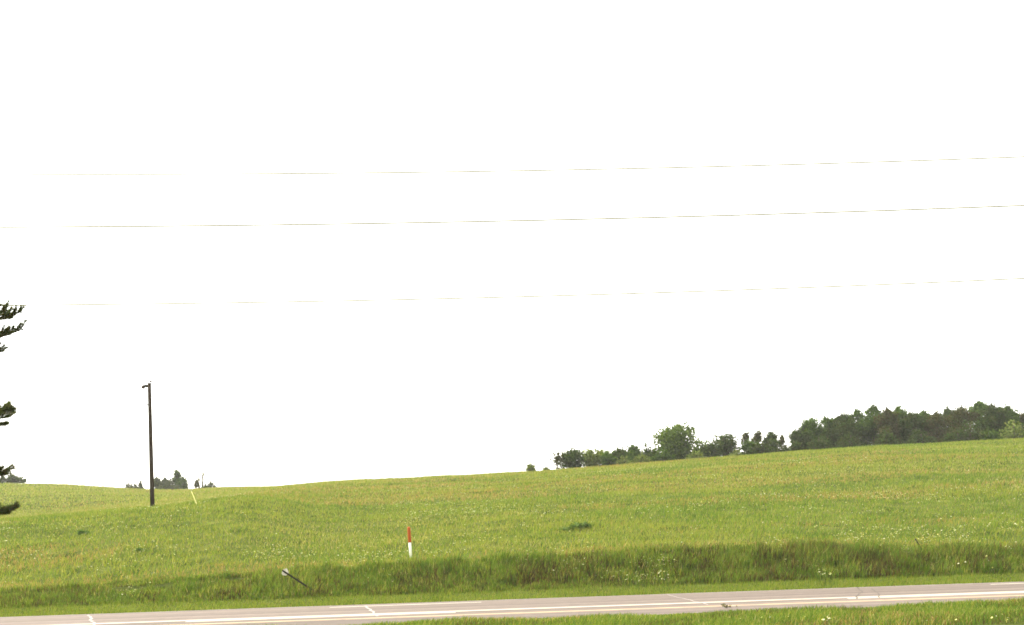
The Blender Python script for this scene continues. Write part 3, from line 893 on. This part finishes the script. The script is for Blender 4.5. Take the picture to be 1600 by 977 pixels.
# ------------------------------------------------------------------ knocked over post with its plate
fb = hit(487, 921, 49, .15); fb.y -= .45; fb.z = float(Z(fb.x, fb.y))
root = empty('fallen_signpost', fb, 'dark steel post knocked over in the bank grass with a pale plate at its tip', 'post')
a0 = at(486, 920.5, fb.y) - fb; a1 = at(441, 891.5, fb.y - .15) - fb
dr = (a1 - a0).normalized()
b0 = a0 - dr * .35
up = Vector((0, -1, 0)); sd_ = dr.cross(up).normalized(); up = sd_.cross(dr).normalized()
mb = MB()
Lb = (a1 - b0).length
rm = Matrix((dr, sd_, up)).transposed()
mb.box((b0 + a1) / 2, (Lb, .030, .014), rm)                                    # flanged channel
mb.box((b0 + a1) / 2 + sd_ * .026 - up * .011, (Lb, .020, .008), rm)
mb.box((b0 + a1) / 2 - sd_ * .026 - up * .011, (Lb, .020, .008), rm)
mb.build('channel_post', M_STEEL, root, smooth=False)
pc = a1 - dr * .13 - up * .024 
mb = MB()
K = 20; ring = []
for s_, zz in ((1, -.004), (1, .004)):
    ring.append([tuple(pc + dr * (math.cos(6.283 * i / K) * .125 * (1 + .14 * math.sin(i * 2.3))) + sd_ * (math.sin(6.283 * i / K) * .14 * (1 + .12 * math.sin(i * 1.7))) + up * (zz + .012 * math.sin(i * .9))) for i in range(K)])
mb.v = ring[0] + ring[1]
mb.f = [tuple(range(K))[::-1], tuple(range(K, 2 * K))] + [(i, (i + 1) % K, K + (i + 1) % K, K + i) for i in range(K)]
pm = mb.build('plate', M_PLATE, root, smooth=False)
for t in (.07, .19):
    c = a1 - dr * t + up * .006
    mb = MB(); mb.tube([c, c + up * .012], [.011, .009], 6)
    mb.build('bolt', M_IRON, root, smooth=False)

# thin leaning stake on the bank
sb = hit(1443, 862, 49, .2)
root = empty('stake', sb, 'thin dark stake leaning in the tall grass at the bank crest', 'stake')
a0 = at(1444, 864, sb.y) - sb; a1 = at(1430.5, 842.5, sb.y) - sb
mb = MB(); mb.tube([a0 + (a0 - a1) * .4, a0.lerp(a1, .6), a1], [.024, .022, .020], 8)
sk = mb.build('shaft', M_STEEL, root)
mb = MB(); e = (a1 - a0).normalized(); mb.tube([a1 - e * .07, a1 - e * .04, a1 + e * .015], [.027, .036, .028], 8); mb.build('cap', M_STEEL, root)

# ------------------------------------------------------------------ pine at the picture edge
DT = 28.0
tx = at(-105, 600, DT).x
tz = float(Z(tx, DT))
root = empty('pine_tree', (tx, DT, tz), 'near dark pine whose twig ends reach in at the picture edge', 'tree')
PB = Vector((tx, DT, tz))
HT = 10.6
mb = MB(); mb.tube([(0, 0, -.3), (0, 0, 1), (.03, 0, 4), (-.02, 0, 7), (0, 0, HT)], [.24, .2, .15, .09, .015], 10)
mb.build('trunk', M_BARK, root)
NEEDLE = [(.050, .084, .030), (.062, .086, .032), (.098, .074, .036)]
def needles(P, Dr, n, L, spread, cols):
    """needle brush round a twig: P (n0,3) points, Dr growth direction"""
    k = rng.integers(0, len(P), n)
    d = rng.normal(size=(n, 3)); d /= np.linalg.norm(d, axis=1, keepdims=True)
    d = d * spread + Dr[k]; d /= np.linalg.norm(d, axis=1, keepdims=True)
    s = np.cross(d, rng.normal(size=(n, 3))); s /= np.linalg.norm(s, axis=1, keepdims=True)
    l = L * (.6 + .6 * rng.random(n))[:, None]
    b = P[k] + rng.normal(size=(n, 3)) * .008
    V = np.stack([b - s * .006, b + s * .006, b + d * l], 1).reshape(-1, 3)
    T = np.array(cols)[rng.integers(0, len(cols), n)] * (.75 + .5 * rng.random((n, 1)))
    return V, np.repeat(T, 3, 0)
def branch(p, tip, sag, twigs, dens=1.0, upright=.8, tl=.20):
    """wood with twig sprays; p, tip in the tree's own space"""
    p, tip = Vector(p), Vector(tip)
    d = tip - p; L = d.length
    pts = [p + d * t + Vector((0, 0, -sag * math.sin(math.pi * t ** .8))) for t in np.linspace(0, 1, 9)]
    w = MB(); w.tube(pts, [.032 * (1 - .85 * t) * (L / 2) ** .5 + .003 for t in np.linspace(0, 1, 9)], 6)
    Vs, Ts = [], []
    for i in range(twigs):
        t = .30 + .70 * (i + .5) / twigs
        k = min(int(t * 8), 7); q = pts[k].lerp(pts[k + 1], t * 8 - k)
        f = (pts[k + 1] - pts[k]).normalized()
        a = rng.uniform(-1, 1)
        side = Vector((-f.y, f.x, 0)).normalized() * a
        dr = (f * rng.uniform(.5, 1.0) + side * .9 + Vector((0, 0, upright * rng.uniform(.3, 1.2)))).normalized()
        l = tl * rng.uniform(.6, 1.5) * (1.25 - .6 * t)
        e = q + dr * l
        w.tube([q, e], [.008, .003], 4, cap=False)
        S = np.array([tuple(q.lerp(e, x)) for x in np.linspace(.15, 1, 8)])
        v, c = needles(S, np.tile(np.array(dr), (8, 1)), int(105 * dens), .095, .8, NEEDLE)
        Vs.append(v); Ts.append(c)
    S = np.array([tuple(pts[-1].lerp(pts[-3], x)) for x in np.linspace(0, 1, 8)])
    f = (pts[-1] - pts[-2]).normalized()
    v, c = needles(S, np.tile(np.array(f), (8, 1)), int(130 * dens), .095, .7, NEEDLE)
    Vs.append(v); Ts.append(c)
    V = np.concatenate(Vs)
    b = w.build('branch', M_BARK, root)
    mesh_np('needles', V, np.arange(len(V)).reshape(-1, 3), M_NEEDLE, b, tint=np.concatenate(Ts))
def seen(px, py, dz=0.0, dy=0.0): return at(px, py, DT + dy) - PB + Vector((0, 0, dz))
def off(z): return Vector((0, 0, z))
for (px, py, rise, sag, tw, dy, upr) in [
    (35, 488, .15, .14, 15, .1, 1.0), (13, 486, .10, .06, 13, -.25, 1.5), (20, 497, .0, .10, 12, .4, .5),
    (36, 515, .28, .16, 16, 0, 1.0), (16, 523, .12, .08, 12, .3, .9),
    (6, 549, .10, .08, 14, .1, .9),
    (23, 645, .05, .06, 18, 0, 1.0), (14, 640, .2, .05, 16, .3, 1.1), (8, 664, -.1, .04, 16, -.2, .2), (14, 652, 0, .05, 15, -.4, .6),
    (16, 736, .02, .05, 16, 0, .7), (8, 742, -.05, .05, 14, .25, .4),
    (23, 797, -.02, .05, 20, 0, .5), (12, 802, -.08, .05, 18, .3, .2), (6, 798, 0, .05, 16, -.3, .6)]:
    tip = seen(px - 3, py, 0, dy)
    branch(off(tip.z - rise), tip, sag, int(tw * 1.4), 1.3, upr, .24)
# the rest of its crown, outside the picture
for i in range(46):
    z = 1.8 + (HT - 2.2) * (i + .5) / 46
    a = i * 2.4 + rng.uniform(-.3, .3)
    L = (2.5 * (1 - (z / HT) ** 1.6) + .35) * rng.uniform(.75, 1.1)
    tip = Vector((math.cos(a) * L, math.sin(a) * L, z + rng.uniform(-.1, .3)))
    lim = (at(0, 790 - (tz + z - EYE) / DT * FPX, DT).x - tx) * (DT + tip.y) / DT - .30
    edge = -.4 * (DT + tip.y) - tx - .3
    if tip.x > min(lim, edge): tip.x = max(.2, min(lim, edge))
    branch(off(z - .1), tip, .08, 10, .55)

# ------------------------------------------------------------------ air
def haze():
    m, nt, out = new_mat('thin summer haze')
    v = N(nt, 'ShaderNodeVolumePrincipled')
    v.inputs['Color'].default_value = (.98, .97, .92, 1)
    v.inputs['Density'].default_value = .00016
    v.inputs['Anisotropy'].default_value = .2
    nt.links.new(v.outputs[0], out.inputs['Volume'])
    mb = MB(); mb.box((0, 350, 9.0), (6700, 2700, 24.0))
    o = mb.build('haze', m, None, smooth=False)
    tag(o, 'thin pale summer haze over the fields', 'haze', kind='stuff')
haze()
